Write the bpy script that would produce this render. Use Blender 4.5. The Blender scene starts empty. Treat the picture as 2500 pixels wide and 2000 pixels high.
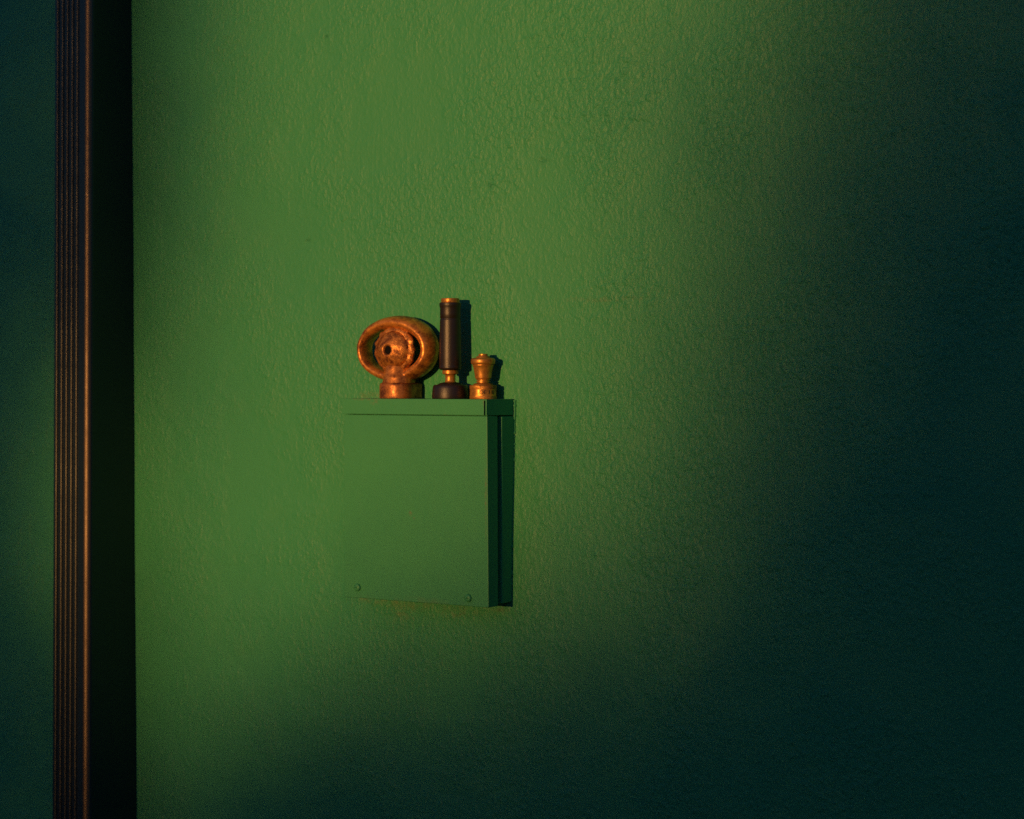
import bpy, bmesh, math, random
import numpy as np
from mathutils import Vector, Matrix, noise

# ------------------------------------------------------------------ camera
SC = bpy.context.scene
COL = SC.collection
YAW = math.radians(35.0)                 # the wall is seen obliquely, its right side nearer
FPX, W0, H0 = 5200.0, 2500.0, 2000.0     # focal length in pixels of the 2500 x 2000 photograph
HORIZ = 933.0                            # horizon row
DIST = FPX / 1500.0                      # distance to the cabinet's front corner
EYE = 1.5
DEPTH = 0.078                            # depth of the cabinet
DV = Vector((-math.sin(YAW), math.cos(YAW), 0))
RV = Vector((math.cos(YAW), math.sin(YAW), 0))
CAM = Vector((0, -DEPTH, EYE)) - DV * DIST - RV * ((1190 - 1250) / FPX * DIST)

cd = bpy.data.cameras.new('camera')
cam = bpy.data.objects.new('camera', cd)
COL.objects.link(cam)
cam.location = CAM
cam.rotation_euler = (math.pi / 2, 0, YAW)
cd.sensor_fit = 'HORIZONTAL'
cd.sensor_width = 36
cd.lens = FPX / W0 * 36
cd.shift_y = -(H0 / 2 - HORIZ) / W0
cd.clip_start, cd.clip_end = 0.05, 500
cd.dof.use_dof = True
cd.dof.focus_distance = 3.4
cd.dof.aperture_fstop = 4.5
SC.camera = cam

# ------------------------------------------------------------------ sky, sun, exposure
SUN_EL = math.radians(4.0)
SUN_T = 0.012                            # sun stands almost square to the wall
world = bpy.data.worlds.new('World')
SC.world = world
world.use_nodes = True
wn = world.node_tree.nodes
sky = wn.new('ShaderNodeTexSky')
sky.sky_type = 'NISHITA'
sky.sun_disc = False
sky.sun_elevation = SUN_EL
sky.sun_rotation = math.pi + SUN_T
sky.ozone_density = 5.0
sky.air_density = 1.0
sky.dust_density = 0.3
wn['Background'].inputs['Strength'].default_value = 0.132
world.node_tree.links.new(sky.outputs['Color'], wn['Background'].inputs['Color'])

SUNV = Vector((-SUN_T, -1, math.tan(SUN_EL))).normalized()     # towards the sun
sd = bpy.data.lights.new('sun', 'SUN')
sd.energy = 3.55
sd.color = (1.0, 0.485, 0.155)
sd.angle = math.radians(0.53)
so = bpy.data.objects.new('sun', sd)
COL.objects.link(so)
so.location = (0, -10, 6)
so.rotation_euler = SUNV.to_track_quat('Z', 'Y').to_euler()

SC.view_settings.view_transform = 'Standard'
SC.view_settings.look = 'None'
SC.view_settings.exposure = 0.0
SC.view_settings.gamma = 1.0
SC.view_settings.use_curve_mapping = False
SC.cycles.use_denoising = False

# ------------------------------------------------------------------ geometry helpers
def on_plane(u, v, y):
    """where the sight line through photo pixel (u, v) meets the vertical plane at depth y"""
    d = DV + RV * ((u - W0 / 2) / FPX) + Vector((0, 0, (HORIZ - v) / FPX))
    return CAM + d * ((y - CAM.y) / d.y)

def to_px(p):
    q = Vector(p) - CAM
    k = FPX / q.dot(DV)
    return W0 / 2 + q.dot(RV) * k, HORIZ - q.z * k

def link(name, me, mat=None, parent=None, smooth=True):
    o = bpy.data.objects.new(name, me)
    COL.objects.link(o)
    if mat and not me.materials:
        me.materials.append(mat)
    if parent:
        o.parent = parent
    if smooth:
        for p in me.polygons:
            p.use_smooth = True
    return o

def from_bm(name, bm, mat, parent=None, smooth=True, angle=40):
    bmesh.ops.recalc_face_normals(bm, faces=bm.faces)
    me = bpy.data.meshes.new(name)
    bm.to_mesh(me)
    bm.free()
    o = link(name, me, mat, parent, smooth)
    if smooth:
        me.set_sharp_from_angle(angle=math.radians(angle))
    return o

def thing(name, label, cat, loc=(0, 0, 0), group=None):
    o = bpy.data.objects.new(name, None)
    o.empty_display_size = 0.05
    COL.objects.link(o)
    o.location = loc
    o['label'], o['category'] = label, cat
    if group:
        o['group'] = group
    return o

def box(bm, x0, x1, y0, y1, z0, z1, bev=0.0, seg=2):
    r = bmesh.ops.create_cube(bm, size=1)
    for v in r['verts']:
        v.co = Vector(((x0 + x1) / 2 + v.co.x * (x1 - x0), (y0 + y1) / 2 + v.co.y * (y1 - y0), (z0 + z1) / 2 + v.co.z * (z1 - z0)))
    if bev:
        es = list({e for v in r['verts'] for e in v.link_edges})
        bmesh.ops.bevel(bm, geom=es, offset=bev, segments=seg, affect='EDGES', profile=0.5)

def lathe(bm, prof, n=64, axis='z', mod=None, center=(0, 0, 0), close=True):
    """prof: list of (radius, height); mod(i, phi, r, h) -> radius"""
    rows = []
    for i, (r, h) in enumerate(prof):
        row = []
        for k in range(n):
            ph = 2 * math.pi * k / n
            rr = mod(i, ph, r, h) if mod else r
            a, b = rr * math.cos(ph), rr * math.sin(ph)
            co = (a, b, h) if axis == 'z' else (a, h, b)
            row.append(bm.verts.new(Vector(co) + Vector(center)))
        rows.append(row)
    for i in range(len(rows) - 1):
        for k in range(n):
            bm.faces.new((rows[i][k], rows[i][(k + 1) % n], rows[i + 1][(k + 1) % n], rows[i + 1][k]))
    if close:
        bm.faces.new(rows[0][::-1])
        bm.faces.new(rows[-1])
    return rows

# ------------------------------------------------------------------ materials
def mat_new(name):
    m = bpy.data.materials.new(name)
    m.use_nodes = True
    nt = m.node_tree
    return m, nt, nt.nodes['Principled BSDF']

def node(nt, kind, **kw):
    n = nt.nodes.new(kind)
    for k, v in kw.items():
        if k in n.inputs:
            n.inputs[k].default_value = v
        else:
            setattr(n, k, v)
    return n

def lk(nt, a, b):
    nt.links.new(a, b)

def tex_noise(nt, co, scale, detail=4, rough=0.55, dist=0.0):
    n = node(nt, 'ShaderNodeTexNoise', Scale=scale, Detail=detail, Roughness=rough, Distortion=dist)
    lk(nt, co, n.inputs['Vector'])
    return n.outputs['Fac']

def ramp(nt, src, lo, hi):
    r = node(nt, 'ShaderNodeMapRange')
    r.inputs['From Min'].default_value = lo
    r.inputs['From Max'].default_value = hi
    lk(nt, src, r.inputs['Value'])
    return r.outputs['Result']

def mth(nt, op, a, b):
    n = node(nt, 'ShaderNodeMath', operation=op)
    for i, x in enumerate((a, b)):
        if isinstance(x, (int, float)):
            n.inputs[i].default_value = x
        else:
            lk(nt, x, n.inputs[i])
    return n.outputs[0]

def mixc(nt, fac, a, b):
    n = node(nt, 'ShaderNodeMix', data_type='RGBA')
    if isinstance(fac, (int, float)):
        n.inputs[0].default_value = fac
    else:
        lk(nt, fac, n.inputs[0])
    for i, x in ((6, a), (7, b)):
        if isinstance(x, tuple):
            n.inputs[i].default_value = (*x, 1)
        else:
            lk(nt, x, n.inputs[i])
    return n.outputs[2]

def spot(nt, pos, centre, size, edge=0.5):
    """soft ellipsoid mask around a world point: 1 in the middle, 0 outside"""
    s = node(nt, 'ShaderNodeVectorMath', operation='SUBTRACT')
    lk(nt, pos, s.inputs[0])
    s.inputs[1].default_value = centre
    d = node(nt, 'ShaderNodeVectorMath', operation='DIVIDE')
    lk(nt, s.outputs[0], d.inputs[0])
    d.inputs[1].default_value = size
    l = node(nt, 'ShaderNodeVectorMath', operation='LENGTH')
    lk(nt, d.outputs[0], l.inputs[0])
    return ramp(nt, l.outputs['Value'], 1.0, edge)

GREEN = (0.036, 0.257, 0.097)
def wall_material():
    m, nt, b = mat_new('green_plaster_paint')
    g = node(nt, 'ShaderNodeNewGeometry')
    pos = g.outputs['Position']
    # colour: slightly patchy paint, tan specks that paint in sun glints, a smear under the cabinet
    big = tex_noise(nt, pos, 2.3, 3)
    mid = tex_noise(nt, pos, 14, 5, 0.6)
    c = mixc(nt, ramp(nt, big, 0.35, 0.68), (GREEN[0] * 0.97, GREEN[1] * 0.98, GREEN[2] * 1.0), (GREEN[0] * 1.07, GREEN[1] * 1.01, GREEN[2] * 0.97))
    c = mixc(nt, mth(nt, 'MULTIPLY', ramp(nt, mid, 0.52, 0.72), 0.14), c, (0.066, 0.25, 0.085))
    # vertical brush or drip streaks
    mp = node(nt, 'ShaderNodeMapping')
    mp.inputs['Scale'].default_value = (1, 1, 0.16)
    lk(nt, pos, mp.inputs['Vector'])
    streak = tex_noise(nt, mp.outputs[0], 120, 3, 0.6)
    stm = ramp(nt, tex_noise(nt, pos, 4.0, 2), 0.5, 0.62)
    glint = ramp(nt, tex_noise(nt, pos, 210, 3, 0.6), 0.63, 0.72)
    glint = mth(nt, 'MULTIPLY', glint, ramp(nt, tex_noise(nt, pos, 9, 3), 0.52, 0.66))
    c = mixc(nt, mth(nt, 'MULTIPLY', glint, 0.35), c, (0.17, 0.19, 0.09))
    worn = None
    for (u, v, su, sv) in ((930, 1462, .07, .012), (1010, 1475, .06, .014), (1120, 1490, .055, .014), (985, 1505, .03, .010), (1225, 1484, .03, .008), (905, 965, .045, .008), (1470, 730, .10, .006)):
        p = on_plane(u, v, 0)
        s = spot(nt, pos, p, (su, 0.2, sv))
        worn = s if worn is None else mth(nt, 'MAXIMUM', worn, s)
    worn = mth(nt, 'MULTIPLY', worn, ramp(nt, tex_noise(nt, pos, 60, 5, 0.65), 0.44, 0.66))
    c = mixc(nt, mth(nt, 'MULTIPLY', worn, 0.42), c, (0.14, 0.16, 0.065))
    lk(nt, c, b.inputs['Base Color'])
    b.inputs['Roughness'].default_value = 0.50
    b.inputs['Specular IOR Level'].default_value = 0.36
    # relief: crinkled roller texture, trowel lumps, streaks, a few chips
    mp2 = node(nt, 'ShaderNodeMapping')
    mp2.inputs['Scale'].default_value = (1, 1, 0.80)
    lk(nt, pos, mp2.inputs['Vector'])
    cr = tex_noise(nt, mp2.outputs[0], 94, 3, 0.58, 0.3)
    cr2 = tex_noise(nt, mp2.outputs[0], 135, 2, 0.5, 0.2)
    ridge = mth(nt, 'ABSOLUTE', mth(nt, 'SUBTRACT', cr, 0.5), 0)
    amt = ramp(nt, tex_noise(nt, pos, 4.3, 4, 0.6), 0.42, 0.57)
    sx = node(nt, 'ShaderNodeSeparateXYZ')
    lk(nt, pos, sx.inputs[0])
    amt = mth(nt, 'ADD', mth(nt, 'MULTIPLY', amt, 0.62), mth(nt, 'MULTIPLY', ramp(nt, sx.outputs[0], -0.65, 0.35), 0.42))
    h = mth(nt, 'MULTIPLY', mth(nt, 'ADD', mth(nt, 'MULTIPLY', ridge, 0.8), mth(nt, 'ADD', mth(nt, 'MULTIPLY', cr, 0.6), mth(nt, 'MULTIPLY', cr2, 0.6))), mth(nt, 'ADD', mth(nt, 'MULTIPLY', amt, 0.95), 0.10))
    h = mth(nt, 'ADD', h, mth(nt, 'MULTIPLY', mth(nt, 'MULTIPLY', streak, stm), 0.22))
    chips = ramp(nt, tex_noise(nt, pos, 34, 4, 0.7), 0.735, 0.77)
    h = mth(nt, 'SUBTRACT', h, mth(nt, 'MULTIPLY', chips, 0.5))
    dent = None
    for (u, v, r) in ((1198, 452, .014), (798, 90, .010), (752, 588, .010), (1325, 392, .016)):
        sp_ = spot(nt, pos, on_plane(u, v, 0), (r, 0.1, r * 0.6), 0.0)
        dent = sp_ if dent is None else mth(nt, 'MAXIMUM', dent, sp_)
    dent = mth(nt, 'MULTIPLY', dent, ramp(nt, tex_noise(nt, pos, 110, 4, 0.7, 1.0), 0.47, 0.60))
    h = mth(nt, 'SUBTRACT', h, mth(nt, 'MULTIPLY', dent, 0.26))
    bump = node(nt, 'ShaderNodeBump', Strength=1.0, Distance=0.0043)
    lk(nt, h, bump.inputs['Height'])
    lk(nt, bump.outputs[0], b.inputs['Normal'])
    return m

def cabinet_material():
    m, nt, b = mat_new('green_cabinet_paint')
    g = node(nt, 'ShaderNodeNewGeometry')
    pos = g.outputs['Position']
    mid = tex_noise(nt, pos, 11, 4, 0.6)
    c = mixc(nt, ramp(nt, mid, 0.38, 0.66), (GREEN[0] * 1.08, GREEN[1] * 0.99, GREEN[2] * 0.98), (GREEN[0] * 1.15, GREEN[1] * 1.03, GREEN[2] * 0.98))
    worn = None
    for (u, v, su, sv) in ((905, 974, .05, .004), (916, 982, .012, .006), (990, 972, .20, .0022), (1180, 973, .05, .003), (1087, 1011, .005, .004), (1183, 984, .004, .006), (1002, 1254, .005, .006), (1010, 1266, .004, .003), (1186, 1200, .003, .10)):
        s = spot(nt, pos, on_plane(u, v, -DEPTH), (su, 0.1, sv), 0.3)
        worn = s if worn is None else mth(nt, 'MAXIMUM', worn, s)
    worn = mth(nt, 'MULTIPLY', worn, ramp(nt, tex_noise(nt, pos, 130, 5, 0.7), 0.40, 0.60))
    low = spot(nt, pos, on_plane(1000, 1476, -DEPTH), (.17, .1, .016), 0.2)
    low = mth(nt, 'MULTIPLY', low, ramp(nt, tex_noise(nt, pos, 45, 5, 0.65), 0.42, 0.64))
    c = mixc(nt, mth(nt, 'MULTIPLY', low, 0.5), c, (0.12, 0.16, 0.06))
    c = mixc(nt, mth(nt, 'MULTIPLY', worn, 0.8), c, (0.125, 0.18, 0.085))
    lk(nt, c, b.inputs['Base Color'])
    b.inputs['Roughness'].default_value = 0.5
    b.inputs['Specular IOR Level'].default_value = 0.3
    h = mth(nt, 'ADD', mth(nt, 'MULTIPLY', tex_noise(nt, pos, 160, 4, 0.6), 0.35), tex_noise(nt, pos, 24, 3))
    bump = node(nt, 'ShaderNodeBump', Strength=0.5, Distance=0.0016)
    lk(nt, h, bump.inputs['Height'])
    lk(nt, bump.outputs[0], b.inputs['Normal'])
    return m

def metal_material(name, light, dark, rough, scale=60, lo=0.4, hi=0.65, metallic=0.9, bump_d=0.0006, fine=280):
    m, nt, b = mat_new(name)
    tc = node(nt, 'ShaderNodeTexCoord')
    pos = tc.outputs['Object']
    n1 = tex_noise(nt, pos, scale, 6, 0.65, 0.4)
    n2 = tex_noise(nt, pos, fine, 4, 0.6)
    f = ramp(nt, mth(nt, 'ADD', mth(nt, 'MULTIPLY', n1, 0.7), mth(nt, 'MULTIPLY', n2, 0.3)), lo, hi)
    lk(nt, mixc(nt, f, dark, light), b.inputs['Base Color'])
    b.inputs['Metallic'].default_value = metallic
    lk(nt, mth(nt, 'SUBTRACT', rough + 0.1, mth(nt, 'MULTIPLY', f, 0.16)), b.inputs['Roughness'])
    bump = node(nt, 'ShaderNodeBump', Strength=0.7, Distance=bump_d)
    lk(nt, mth(nt, 'ADD', n1, mth(nt, 'MULTIPLY', n2, 0.4)), bump.inputs['Height'])
    lk(nt, bump.outputs[0], b.inputs['Normal'])
    return m

def plain_material(name, col, rough, var=0.2, scale=40, spec=0.5, bump_d=0.0003):
    m, nt, b = mat_new(name)
    tc = node(nt, 'ShaderNodeTexCoord')
    n1 = tex_noise(nt, tc.outputs['Object'], scale, 5, 0.6)
    d = tuple(x * (1 - var) for x in col)
    l = tuple(x * (1 + var) for x in col)
    lk(nt, mixc(nt, n1, d, l), b.inputs['Base Color'])
    b.inputs['Roughness'].default_value = rough
    b.inputs['Specular IOR Level'].default_value = spec
    if bump_d:
        bump = node(nt, 'ShaderNodeBump', Strength=0.5, Distance=bump_d)
        lk(nt, tex_noise(nt, tc.outputs['Object'], scale * 6, 4), bump.inputs['Height'])
        lk(nt, bump.outputs[0], b.inputs['Normal'])
    return m

M_WALL = wall_material()
M_CAB = cabinet_material()
M_BRONZE = metal_material('aged_bronze', (0.74, 0.30, 0.052), (0.16, 0.05, 0.013), 0.38, 44, 0.40, 0.59, 0.55)
M_CAST = metal_material('dark_cast_bronze', (0.52, 0.19, 0.040), (0.11, 0.034, 0.011), 0.42, 60, 0.41, 0.60, 0.5)
M_DISC = metal_material('rough_bronze', (0.68, 0.28, 0.055), (0.15, 0.050, 0.014), 0.42, 100, 0.41, 0.59, 0.6, bump_d=0.0016)
M_BRASS = metal_material('worn_brass', (0.60, 0.285, 0.05), (0.24, 0.10, 0.022), 0.42, 70, 0.36, 0.60, 0.6)
M_RUBBER = plain_material('dark_brown_rubber', (0.014, 0.009, 0.005), 0.42, 0.5, 90, 0.5, 0.0005)
M_BORE = plain_material('bore_shade', (0.004, 0.004, 0.004), 0.8, 0.2, 30, 0.1, 0)  # near-black colour stands in for the shade inside the hole
M_POST = plain_material('black_bronze_paint', (0.004, 0.015, 0.022), 0.34, 0.2, 30, 0.5, 0)
M_RIB = metal_material('bronze_rib', (0.066, 0.068, 0.058), (0.046, 0.048, 0.040), 0.40, 20, 0.3, 0.7, 0.9, 0.0001)
M_HIGHLIGHT = metal_material('highlight_bronze', (0.12, 0.090, 0.062), (0.09, 0.066, 0.045), 0.42, 20, 0.3, 0.7, 0.9, 0.0001)
M_GROUND = plain_material('worn_concrete', (0.16, 0.16, 0.15), 0.9, 0.3, 3, 0.2, 0)
M_LEAF = plain_material('screen_leaves', (0.03, 0.06, 0.02), 0.7, 0.3, 2, 0.2, 0)

# ------------------------------------------------------------------ ground
bm = bmesh.new()
for q in ((-120, -120), (120, -120), (120, 60), (-120, 60)):
    bm.verts.new((*q, 0))
bm.faces.new(bm.verts)
g = from_bm('ground', bm, M_GROUND, smooth=False)
g['kind'] = 'structure'

# ------------------------------------------------------------------ wall: uneven plaster, with thickness
def wall_bulge(x, z):
    a = noise.noise(Vector((x * 1.7, z * 1.7, 3.1))) * 0.0022 + noise.noise(Vector((x * 6, z * 6, 9.4))) * 0.0010
    a -= 0.0095 * min(1, max(0, (1.47 - z) / 0.34)) * math.exp(-((x + 0.02) / 0.34) ** 2) * math.exp(-(min(0, z - 1.13) / 0.3) ** 2)   # filler swells below and beside the cabinet
    return a

def axis_steps(a, b, c, d, fine, coarse):
    xs = list(np.arange(a, b, coarse)) + list(np.arange(b, c, fine)) + list(np.arange(c, d + 1e-6, coarse))
    return [float(x) for x in xs]

bm = bmesh.new()
xs = axis_steps(-7, -1.6, 1.5, 6, 0.02, 0.3)
zs = axis_steps(0, 0.6, 2.4, 3.9, 0.02, 0.3)
grid = [[bm.verts.new((x, wall_bulge(x, z), z)) for x in xs] for z in zs]
for i in range(len(zs) - 1):
    for k in range(len(xs) - 1):
        bm.faces.new((grid[i][k], grid[i][k + 1], grid[i + 1][k + 1], grid[i + 1][k]))
edge = [e for e in bm.edges if e.is_boundary]
r = bmesh.ops.extrude_edge_only(bm, edges=edge)
nv = [v for v in r['geom'] if isinstance(v, bmesh.types.BMVert)]
for v in nv:
    v.co.y = 0.22
wall = from_bm('plastered_wall', bm, M_WALL)
wall['label'] = 'rough green painted plaster wall behind the metal cabinet, lit by low sun'
wall['category'] = 'wall'

# ------------------------------------------------------------------ unseen leaf screen added towards the sun: its gap shapes the pool of light
GAP = [(2060, -420), (1870, 0), (1720, 350), (1680, 700), (1640, 1000), (1490, 1280), (1200, 1450), (900, 1565), (600, 1680),
       (410, 1720), (335, 1450), (190, 1350), (190, 1090), (400, 850), (470, 500), (490, 0), (490, -500), (700, -900), (1600, -900)]
GAP = [on_plane(u, v, 0) for u, v in GAP]
GX = np.array([p.x for p in GAP]); GZ = np.array([p.z for p in GAP])

def gap_dist(x, z):
    """signed distance (metres, + inside the gap) for arrays of wall points"""
    best = np.full(x.shape, 1e9)
    inside = np.zeros(x.shape, bool)
    n = len(GX)
    for i in range(n):
        ax, az, bx, bz = GX[i], GZ[i], GX[(i + 1) % n], GZ[(i + 1) % n]
        t = np.clip(((x - ax) * (bx - ax) + (z - az) * (bz - az)) / ((bx - ax) ** 2 + (bz - az) ** 2), 0, 1)
        best = np.minimum(best, np.hypot(x - ax - t * (bx - ax), z - az - t * (bz - az)))
        cond = (az > z) != (bz > z)
        xi = ax + (z - az) / np.where(bz == az, 1e-9, bz - az) * (bx - ax)
        inside ^= cond & (x < xi)
    return np.where(inside, best, -best)

rng = np.random.default_rng(4)
BELT = 34.0
U = Vector((1, 0, 0)); 
def leaf_quads(x, z, size, jit):
    """random leaf quads that shade wall point (x, z)"""
    n = len(x)
    base = np.stack([x, np.zeros(n), z], 1) + np.array(SUNV)[None] * (BELT + rng.uniform(-jit, jit, n))[:, None]
    a = rng.normal(size=(n, 3)); a /= np.linalg.norm(a, axis=1)[:, None]
    b = np.cross(a, rng.normal(size=(n, 3))); b /= np.linalg.norm(b, axis=1)[:, None]
    s = (size * rng.uniform(0.7, 1.3, n))[:, None] / 2
    return np.stack([base - a * s, base - b * s * 0.7, base + a * s, base + b * s * 0.7], 1)

quads = []
x0, x1, z0, z1 = -2.6, 2.4, -0.6, 3.6
area = (x1 - x0) * (z1 - z0)
def transmit(x, z):
    d = gap_dist(x, z)
    s = 0.070 + 0.030 * np.clip((x + 0.5) / 0.8, 0, 1) + 0.042 * np.clip((-0.55 - x) / 0.2, 0, 1)
    return 1 / (1 + np.exp(-d / s))
for lo, hi, size in ((0.035, 0.985, 0.028), (-1, 0.035, 0.10)):
    pa = 0.35 * size * size * 0.5        # mean shaded area of one leaf
    dmax = 5.5 if lo < 0 else 3.4
    n = int(area * dmax / pa)
    x = rng.uniform(x0, x1, n); z = rng.uniform(z0, z1, n)
    t = transmit(x, z)
    keep = (t > lo) & (t <= hi) & (rng.uniform(0, 1, n) < np.minimum(-np.log(np.clip(t, 1e-3, 1)), dmax) / dmax)
    quads.append(leaf_quads(x[keep], z[keep], np.full(keep.sum(), size), 1.2))
n = 26000                                # the rest of the added screen, coarse
x = rng.uniform(-32, 32, n); z = rng.uniform(-2.3, 7.5, n)
keep = ~((x > x0 + .3) & (x < x1 - .3) & (z > z0 + .3) & (z < z1 - .3))
quads.append(leaf_quads(x[keep], z[keep], np.full(keep.sum(), 0.5), 1.5))
Q = np.concatenate(quads)
Q[:, :, 2] = np.maximum(Q[:, :, 2], 0.02)
me = bpy.data.meshes.new('leaf_screen')
nq = len(Q)
me.vertices.add(nq * 4); me.loops.add(nq * 4); me.polygons.add(nq)
me.vertices.foreach_set('co', Q.reshape(-1).astype(np.float32))
me.loops.foreach_set('vertex_index', np.arange(nq * 4, dtype=np.int32))
me.polygons.foreach_set('loop_start', np.arange(0, nq * 4, 4, dtype=np.int32))
me.update(calc_edges=True)
belt = link('leaf_screen', me, M_LEAF, smooth=False)
belt['kind'] = 'stuff'
belt['label'] = 'unseen belt of dark leaves added to shape the sunlight on the wall'
belt['category'] = 'trees'

# ------------------------------------------------------------------ fluted post in front of the wall, at left
PW = 0.0951
xr = on_plane(327, 1000, 0).x
lo_y, hi_y = -0.6, -0.01
for _ in range(50):                       # depth at which the post's left edge stands at its place
    my = (lo_y + hi_y) / 2
    if to_px((xr - PW, my, 1.46))[0] > 130: hi_y = my
    else: lo_y = my
PY = my
PD = -PY + 0.012                         # its back is set into the plaster
post = thing('metal_post', 'dark fluted metal post with glinting ribs set against the green wall at left', 'post', (xr - PW, PY, 0))
def lean(z):                              # slightly out of plumb
    k = (z - 1.46)
    return Vector((-0.0088 * k, 0.0125 * k, 0))
def extrude_profile(bm, pts, z0, z1, steps=8, x=0, y=0):
    rows = []
    for i in range(steps + 1):
        z = z0 + (z1 - z0) * i / steps
        o = lean(z)
        rows.append([bm.verts.new((px + x + o.x, py + y + o.y, z)) for px, py in pts])
    n = len(pts)
    for i in range(steps):
        for k in range(n):
            bm.faces.new((rows[i][k], rows[i][(k + 1) % n], rows[i + 1][(k + 1) % n], rows[i + 1][k]))
    bm.faces.new(rows[0][::-1]); bm.faces.new(rows[-1])
def arc(cx, cy, r, a0, a1, n=10):
    return [(cx + r * math.cos(math.radians(a0 + (a1 - a0) * i / n)), cy + r * math.sin(math.radians(a0 + (a1 - a0) * i / n))) for i in range(n + 1)]
R1, R2 = 0.003, 0.012
prof = arc(R1, R1, R1, 180, 270) + arc(PW - R2, R2, R2, 270, 360, 18) + arc(PW - R1, PD - R1, R1, 0, 90) + arc(R1, PD - R1, R1, 90, 180)
bm = bmesh.new()
extrude_profile(bm, prof, 0, 3.3)
from_bm('post_body', bm, M_POST, post, angle=60)
bm = bmesh.new()
cx_ = PW - R2
extrude_profile(bm, arc(cx_, R2, R2 + 0.0007, 268, 330, 16) + arc(cx_, R2, R2 - 0.0010, 330, 268, 16), 0, 3.29)
from_bm('corner_highlight', bm, M_HIGHLIGHT, post, angle=60)  # strip added to carry the sun highlight of the rounded corner
bm = bmesh.new()
extrude_profile(bm, arc(0, 0.0, 0.0034, 180, 360, 12), 0.0, 3.3)
rib = from_bm('rib', bm, M_RIB, post, angle=60)
for k in range(5):
    r_ = rib if k == 0 else rib.copy()
    if k:
        COL.objects.link(r_); r_.parent = post
    r_.location = (0.0100 + 0.01315 * k, 0.0004, 0)

# ------------------------------------------------------------------ metal cabinet on the wall
YF = -DEPTH
pTR = on_plane(1189, 975, YF)             # front top right corner
ZT = pTR.z
XR = pTR.x
XL = on_plane(840, 1010, YF).x
ZB = on_plane(1193, 1484, YF).z
ZS = on_plane(1184, 1014, YF).z           # bottom of the lid flange
cab = thing('metal_cabinet', 'green painted metal cabinet mounted on the wall with three brass fittings standing on it', 'cabinet', ((XL + XR) / 2, 0, ZB))
CO = cab.location
def cbox(bm, x0, x1, y0, y1, z0, z1, bev=0.0):
    box(bm, x0 - CO.x, x1 - CO.x, y0, y1, z0 - CO.z, z1 - CO.z, bev)
def crisp(o):
    m = o.modifiers.new('normals', 'WEIGHTED_NORMAL')
    m.keep_sharp = True
    return o
def shear(o):
    if o.data.polygons[0].use_smooth:
        crisp(o)
    """the cabinet is slightly out of square: wider at the foot in front, narrower at the wall"""
    for v in o.data.vertices:
        k = (ZT - (v.co.z + CO.z)) / (ZT - ZB)
        side = (v.co.x + CO.x - XL) / (XR - XL)
        v.co.x += side * k * (0.0030 + (v.co.y - YF) / DEPTH * -0.0045)
# front cover: face plus folded side lip
bm = bmesh.new()
cbox(bm, XL, XR, YF, YF + 0.030, ZB, ZS - 0.0014, 0.0016)
cover = from_bm('front_cover', bm, M_CAB, cab); shear(cover)
# back tray (its right edge stands a little proud and catches light) and the inner box in the gap
bm = bmesh.new()
cbox(bm, XL - 0.0005, XR + 0.0020, YF + 0.0385, 0.003, ZB + 0.003, ZS - 0.0020, 0.0032)
tray = from_bm('back_tray', bm, M_CAB, cab); shear(tray)
bm = bmesh.new()
cbox(bm, XL + 0.006, XR - 0.007, YF + 0.0295, YF + 0.039, ZB + 0.005, ZS - 0.004)
inner = from_bm('inner_box', bm, M_CAB, cab, smooth=False); shear(inner)
# lid: top plate, front flange, side flange, folded tab
LF = YF - 0.0022
bm = bmesh.new()
cbox(bm, XL - 0.002, XR + 0.0006, LF + 0.0004, 0.003, ZT - 0.0022, ZT, 0.0006)
cbox(bm, XL - 0.002, XR - 0.0048, LF, LF + 0.0016, ZS, ZT - 0.0012, 0.0006)
lid = crisp(from_bm('lid', bm, M_CAB, cab))
bm = bmesh.new()
cbox(bm, XR - 0.0016, XR + 0.0008, LF - 0.0003, 0.003, ZS - 0.0002, ZT - 0.0018, 0.0006)
flange = crisp(from_bm('side_flange', bm, M_CAB, cab))
bm = bmesh.new()
cbox(bm, XL + 0.004, XR - 0.0030, LF + 0.0075, -0.001, ZS - 0.001, ZT - 0.0035)
from_bm('lid_lining', bm, M_CAB, cab, smooth=False)
# screws: domed heads with a slot
for i, (u, v) in enumerate(((874, 1434), (1144, 1460))):
    p = on_plane(u, v, YF)
    bm = bmesh.new()
    R = 0.0064
    lathe(bm, [(R, 0.0), (R, -0.0026), (R * 0.93, -0.0038), (R * 0.75, -0.0046), (R * 0.45, -0.0051), (R * 0.2, -0.0052), (R * 0.16, -0.0030)], 24, 'y')
    s = from_bm('screw', bm, M_CAB, cab)
    s.location = (p.x - CO.x, YF + 0.0004, p.z - CO.z)
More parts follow.
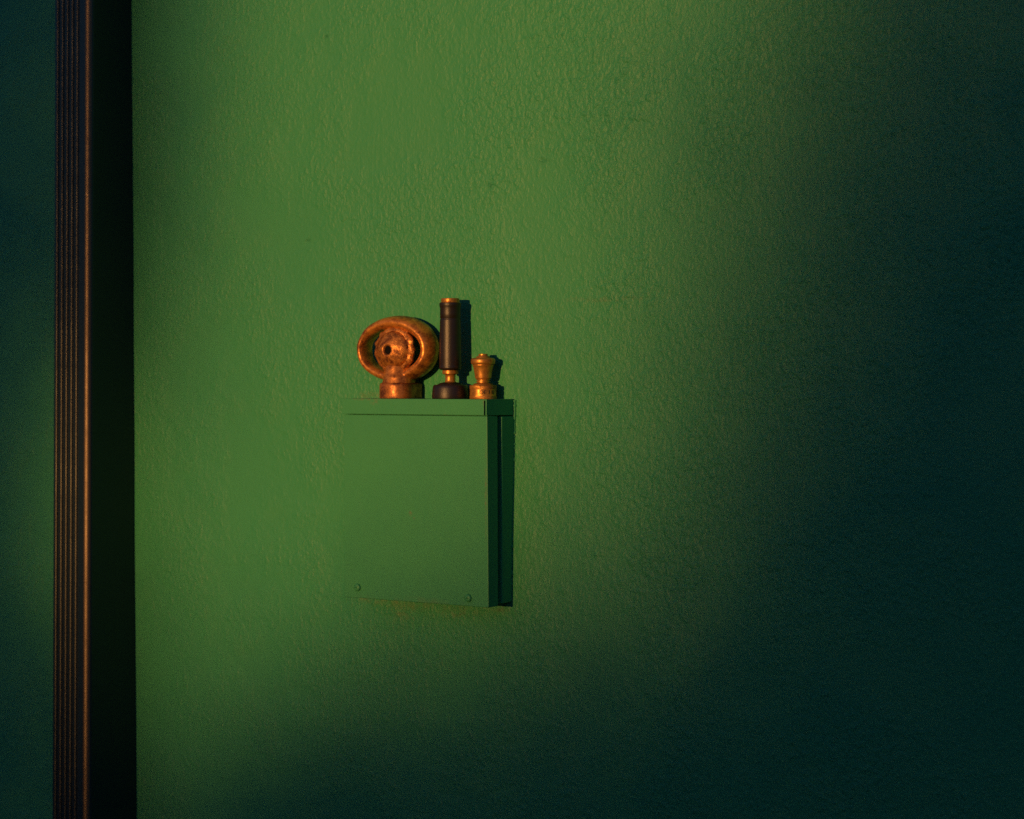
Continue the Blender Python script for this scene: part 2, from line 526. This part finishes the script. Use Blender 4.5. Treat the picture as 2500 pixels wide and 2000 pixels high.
# lumpy bead of old paint and filler along the right joint with the wall
rnd = random.Random(5)
bm = bmesh.new()
rows = []
N = 150
for i in range(N + 1):
    k = i / N
    z = ZT - 0.002 + (ZB - ZT + 0.008) * k
    x = XR + 0.001 - 0.0015 * max(0, k - 0.05)
    rad = 0.0016 + 0.0016 * noise.noise(Vector((0, 0, z * 160))) + 0.0010 * noise.noise(Vector((3, 0, z * 520)))
    if k < 0.2: rad += 0.0011 * (1 - k / 0.2)
    rad = max(rad, 0.0004)
    row = []
    for j in range(8):
        a = 2 * math.pi * j / 8
        w = rad * (1 + 0.35 * noise.noise(Vector((j * 2.1, z * 240, 1))))
        row.append(bm.verts.new((x + 1.3 * w * math.cos(a) - CO.x, -0.0006 + wall_bulge(x, z) + 1.3 * w * math.sin(a), z - CO.z)))
    rows.append(row)
for i in range(N):
    for j in range(8):
        bm.faces.new((rows[i][j], rows[i][(j + 1) % 8], rows[i + 1][(j + 1) % 8], rows[i + 1][j]))
from_bm('paint_bead', bm, M_CAB, cab, angle=70)

# ------------------------------------------------------------------ bronze nozzle with oval ring
PX = 1.0 / 1500.0
HY = -0.036
pc = on_plane(971, 973, HY)
ring_thing = thing('bronze_ring_nozzle', 'aged bronze nozzle head with a wide oval ring around a pierced disc on the cabinet', 'nozzle', (pc.x, HY, ZT))
ZC = (973 - 848) * PX                     # ring centre above the cabinet
W, H = 0.0695, 0.0458
bm = bmesh.new()
NS, NP = 96, 24
YFRONT = -0.011
RX = -0.0037
rows = []
for i in range(NS):
    ph = 2 * math.pi * i / NS
    c, s = math.cos(ph), math.sin(ph)
    right = (1 + c) / 2
    a = 0.0175 + 0.0035 * right + 0.002 * max(0, s)
    b = 0.0074 + 0.0052 * right + 0.0024 * max(0, s) ** 2
    yc = YFRONT + a - 0.002 * max(0, s)
    n = Vector((c / W, 0, s / H)).normalized()
    ctr = Vector((RX - 0.0055 + W * c, yc, ZC + H * s))
    row = []
    for j in range(NP):
        q = 2 * math.pi * j / NP
        cq, sq = math.cos(q), math.sin(q)
        e = 0.74 + 0.24 * right
        ra = math.copysign(abs(cq) ** e, cq) * a
        rb = math.copysign(abs(sq) ** e, sq) * b * (1 + 0.18 * cq)
        row.append(bm.verts.new(ctr + Vector((0, ra, 0)) + n * rb))
    rows.append(row)
for i in range(NS):
    for j in range(NP):
        bm.faces.new((rows[i][j], rows[i][(j + 1) % NP], rows[(i + 1) % NS][(j + 1) % NP], rows[(i + 1) % NS][j]))
# neck between ring and base, and the stalk that carries the disc
def cone(bm, p, q, r0, r1, n=32, steps=6):
    p, q = Vector(p), Vector(q)
    z = (q - p).normalized()
    x = z.orthogonal().normalized(); y = z.cross(x)
    rows = []
    for i in range(steps + 1):
        t = i / steps
        c = p.lerp(q, t); r = r0 + (r1 - r0) * t
        rows.append([bm.verts.new(c + x * r * math.cos(2 * math.pi * k / n) + y * r * math.sin(2 * math.pi * k / n)) for k in range(n)])
    for i in range(steps):
        for k in range(n):
            bm.faces.new((rows[i][k], rows[i][(k + 1) % n], rows[i + 1][(k + 1) % n], rows[i + 1][k]))
    bm.faces.new(rows[0][::-1]); bm.faces.new(rows[-1])
cone(bm, (0.000, 0.004, 0.014), (0.000, 0.004, 0.038), 0.0300, 0.0265)
cone(bm, (-0.001, 0.002, 0.022), (RX, 0.002, 0.062), 0.0285, 0.0180)
cone(bm, (RX, 0.010, ZC + 0.018), (RX, 0.010, ZC + 0.046), 0.011, 0.013)
bmesh.ops.recalc_face_normals(bm, faces=bm.faces)
me = bpy.data.meshes.new('tmp'); bm.to_mesh(me); bm.free()
tmp = bpy.data.objects.new('tmp', me); COL.objects.link(tmp)
md = tmp.modifiers.new('r', 'REMESH'); md.mode = 'VOXEL'; md.voxel_size = 0.0011
ms = tmp.modifiers.new('s', 'SMOOTH'); ms.iterations = 20; ms.factor = 0.6
dg = bpy.context.evaluated_depsgraph_get()
bme = bpy.data.meshes.new_from_object(tmp.evaluated_get(dg))
bpy.data.objects.remove(tmp)
bme.name = 'ring_body'; bme.materials.clear()
nrm = [v.normal.copy() for v in bme.vertices]
for v, vn in zip(bme.vertices, nrm):      # cast surface is not perfectly even
    n = noise.noise(v.co * 45) * 0.0007 + noise.noise(v.co * 130) * 0.00025
    v.co += vn * n
link('ring_body', bme, M_BRONZE, ring_thing)
bm = bmesh.new()
def sq(i, ph, r, h):                      # rounded square plan, flat towards the wall and the sides
    c, s_ = abs(math.cos(ph)), abs(math.sin(ph))
    n = 2.5 if math.sin(ph) < 0 else 6.0
    return r / (c ** n + (s_ * 0.90) ** n) ** (1 / n)
RB = 0.0300
lathe(bm, [(RB * .96, 0.0), (RB, 0.0012), (RB, 0.0215), (RB * .985, 0.0242), (RB * .94, 0.0262), (RB * .80, 0.0275), (RB * .5, 0.0280)], 96, 'z', sq, (0, 0.004, 0))
from_bm('base', bm, M_CAST, ring_thing)
def dmod(i, ph, r, h):
    if 3 <= i <= 7:
        k_ = noise.noise(Vector((math.cos(ph) * 2.2, math.sin(ph) * 2.2, 4.0)))
        lump = 0.5 + 0.5 * math.cos(13 * ph + 2.5 * k_ + (i % 2) * 0.9)
        return r * (1 - 0.05 * (i == 7)) + 0.0034 * lump * max(0.0, abs(math.cos(ph)) - 0.25 + k_ * 0.6) + 0.0016 * noise.noise(Vector((math.cos(ph) * 6, math.sin(ph) * 6, i * .6)))
    if r > 0.012:
        return r * (1 + 0.05 * noise.noise(Vector((math.cos(ph) * 2.5, math.sin(ph) * 2.5, i * .7))))
    return r
ZD = ZC - 0.001
bm = bmesh.new()
lathe(bm, [(0.012, 0.014), (0.024, 0.010), (0.033, 0.004), (0.0370, 0.000), (0.0400, -0.0045), (0.0405, -0.0085), (0.0365, -0.0120), (0.0340, -0.0125), (0.0325, -0.0150), (0.0290, -0.0190), (0.0220, -0.0235), (0.0150, -0.0268), (0.0112, -0.0285), (0.0092, -0.0285), (0.0078, -0.0272), (0.0070, -0.0250)], 120, 'y', dmod, (RX, 0.0035, ZD), False)
from_bm('pierced_disc', bm, M_DISC, ring_thing, angle=60)
bm = bmesh.new()
lathe(bm, [(0.0071, -0.0255), (0.0066, -0.0240), (0.0064, 0.0100), (0.0030, 0.0110)], 32, 'y', None, (RX, 0.0035, ZD))
from_bm('bore', bm, M_BORE, ring_thing)

# ------------------------------------------------------------------ tall black nozzle
k = PX / 6.162
def zz(v): return (1617 - v) * k
HY2 = -0.0345
pc = on_plane(1099.5, 973, HY2)
tall = thing('hose_nozzle', 'tall dark rubber sleeved hose nozzle with brass neck standing in the middle on the cabinet', 'nozzle', (pc.x, HY2, ZT))
tall.scale = (1.01, 1.01, 1.028)
def lathe_px(name, mat, pts, n=72, mod=None, parent=tall, angle=35):
    bm = bmesh.new()
    lathe(bm, [(r * k, zz(v)) for r, v in pts], n, 'z', mod)
    return from_bm(name, bm, mat, parent, angle=angle)
lathe_px('base', M_RUBBER, [(268, 1617), (280, 1610), (283, 1585), (280, 1530), (272, 1460), (262, 1420), (255, 1411), (240, 1406), (195, 1404), (190, 1396), (150, 1378), (110, 1368), (70, 1366)])
lathe_px('neck', M_BRASS, [(92, 1370), (84, 1362), (79, 1340), (77, 1300), (79, 1262), (88, 1250), (112, 1247), (121, 1240), (123, 1215), (119, 1192), (108, 1184), (80, 1180)])
lathe_px('sleeve', M_RUBBER, [(120, 1186), (150, 1184), (165, 1174), (172, 1158), (173, 1140), (169, 1128), (171, 1100), (170, 950), (167, 780), (163, 600), (160, 440), (158, 422), (153, 414), (153, 406), (158, 398), (159, 330), (159, 260), (163, 236), (169, 215), (170, 190), (166, 175), (150, 168), (120, 166)])
lathe_px('cap', M_BRASS, [(150, 169), (150, 164), (144, 160), (141, 156), (141, 116), (138, 108), (128, 105), (90, 104), (86, 112)])

# ------------------------------------------------------------------ short brass fitting
HY3 = -0.0285
pc = on_plane(1179.6, 973, HY3)
short = thing('brass_fitting', 'short knurled brass hose fitting with a flared knob, rightmost on the cabinet', 'fitting', (pc.x, HY3, ZT))
short.scale = (1.02, 1.02, 1.03)
def knurl(i, ph, r, h):
    return r + (0.00035 if i in (1, 2, 3, 4, 5, 11, 12, 13, 14, 15) else 0) * (1 if int(round(ph / (2 * math.pi) * 180)) % 3 == i % 3 else -1)
bp = [(198, 1617)] + [(203, v) for v in (1612, 1603, 1594, 1585, 1576)] + [(199, 1568)] + [(200, v) for v in (1550, 1510, 1480)] + [(199, 1470)] + [(203, v) for v in (1464, 1453, 1442, 1431, 1420)] + [(196, 1413), (150, 1408), (140, 1400)]
lathe_px('base', M_BRASS, bp, 180, knurl, short, 50)
lathe_px('neck', M_BRASS, [(150, 1404), (147, 1396), (128, 1386), (112, 1382), (90, 1378), (90, 1366), (108, 1363), (108, 1350), (88, 1346), (88, 1332), (110, 1328), (113, 1318), (108, 1310)], 64, None, short)
lathe_px('knob', M_BRASS, [(104, 1312), (122, 1306), (125, 1290), (127, 1260), (132, 1230), (140, 1180), (154, 1130), (163, 1118), (163, 1114), (155, 1112), (155, 1106), (166, 1104), (176, 1096), (182, 1082), (184, 1055), (182, 1034), (175, 1020), (160, 1012), (140, 1008), (108, 1005), (104, 996), (98, 984), (72, 975), (69, 968), (69, 950), (62, 945), (44, 945), (40, 955)], 72, None, short)
# raised lettering round the base
def lettering(txt, ang, size):
    cu = bpy.data.curves.new('t', 'FONT')
    cu.body = txt; cu.size = size; cu.align_x = 'CENTER'; cu.align_y = 'CENTER'; cu.extrude = 0.0003
    o = bpy.data.objects.new('t', cu); COL.objects.link(o)
    me = bpy.data.meshes.new_from_object(o.evaluated_get(bpy.context.evaluated_depsgraph_get()))
    bpy.data.objects.remove(o)
    bm = bmesh.new(); bm.from_mesh(me)
    bmesh.ops.subdivide_edges(bm, edges=[e for e in bm.edges if e.calc_length() > 0.001], cuts=2)
    R = 200 * k
    zc = zz(1518)
    for v in bm.verts:
        th = ang + v.co.x / R
        rr = R + 0.0003 + v.co.z
        v.co = Vector((rr * math.sin(th), -rr * math.cos(th), zc + v.co.y))
    return from_bm('lettering', bm, M_RUBBER, short, smooth=False)
a0 = YAW   # the photographed side
lettering('OE', a0 + math.radians(-1), 0.0086)
lettering('1 U', a0 + math.radians(38), 0.0086)
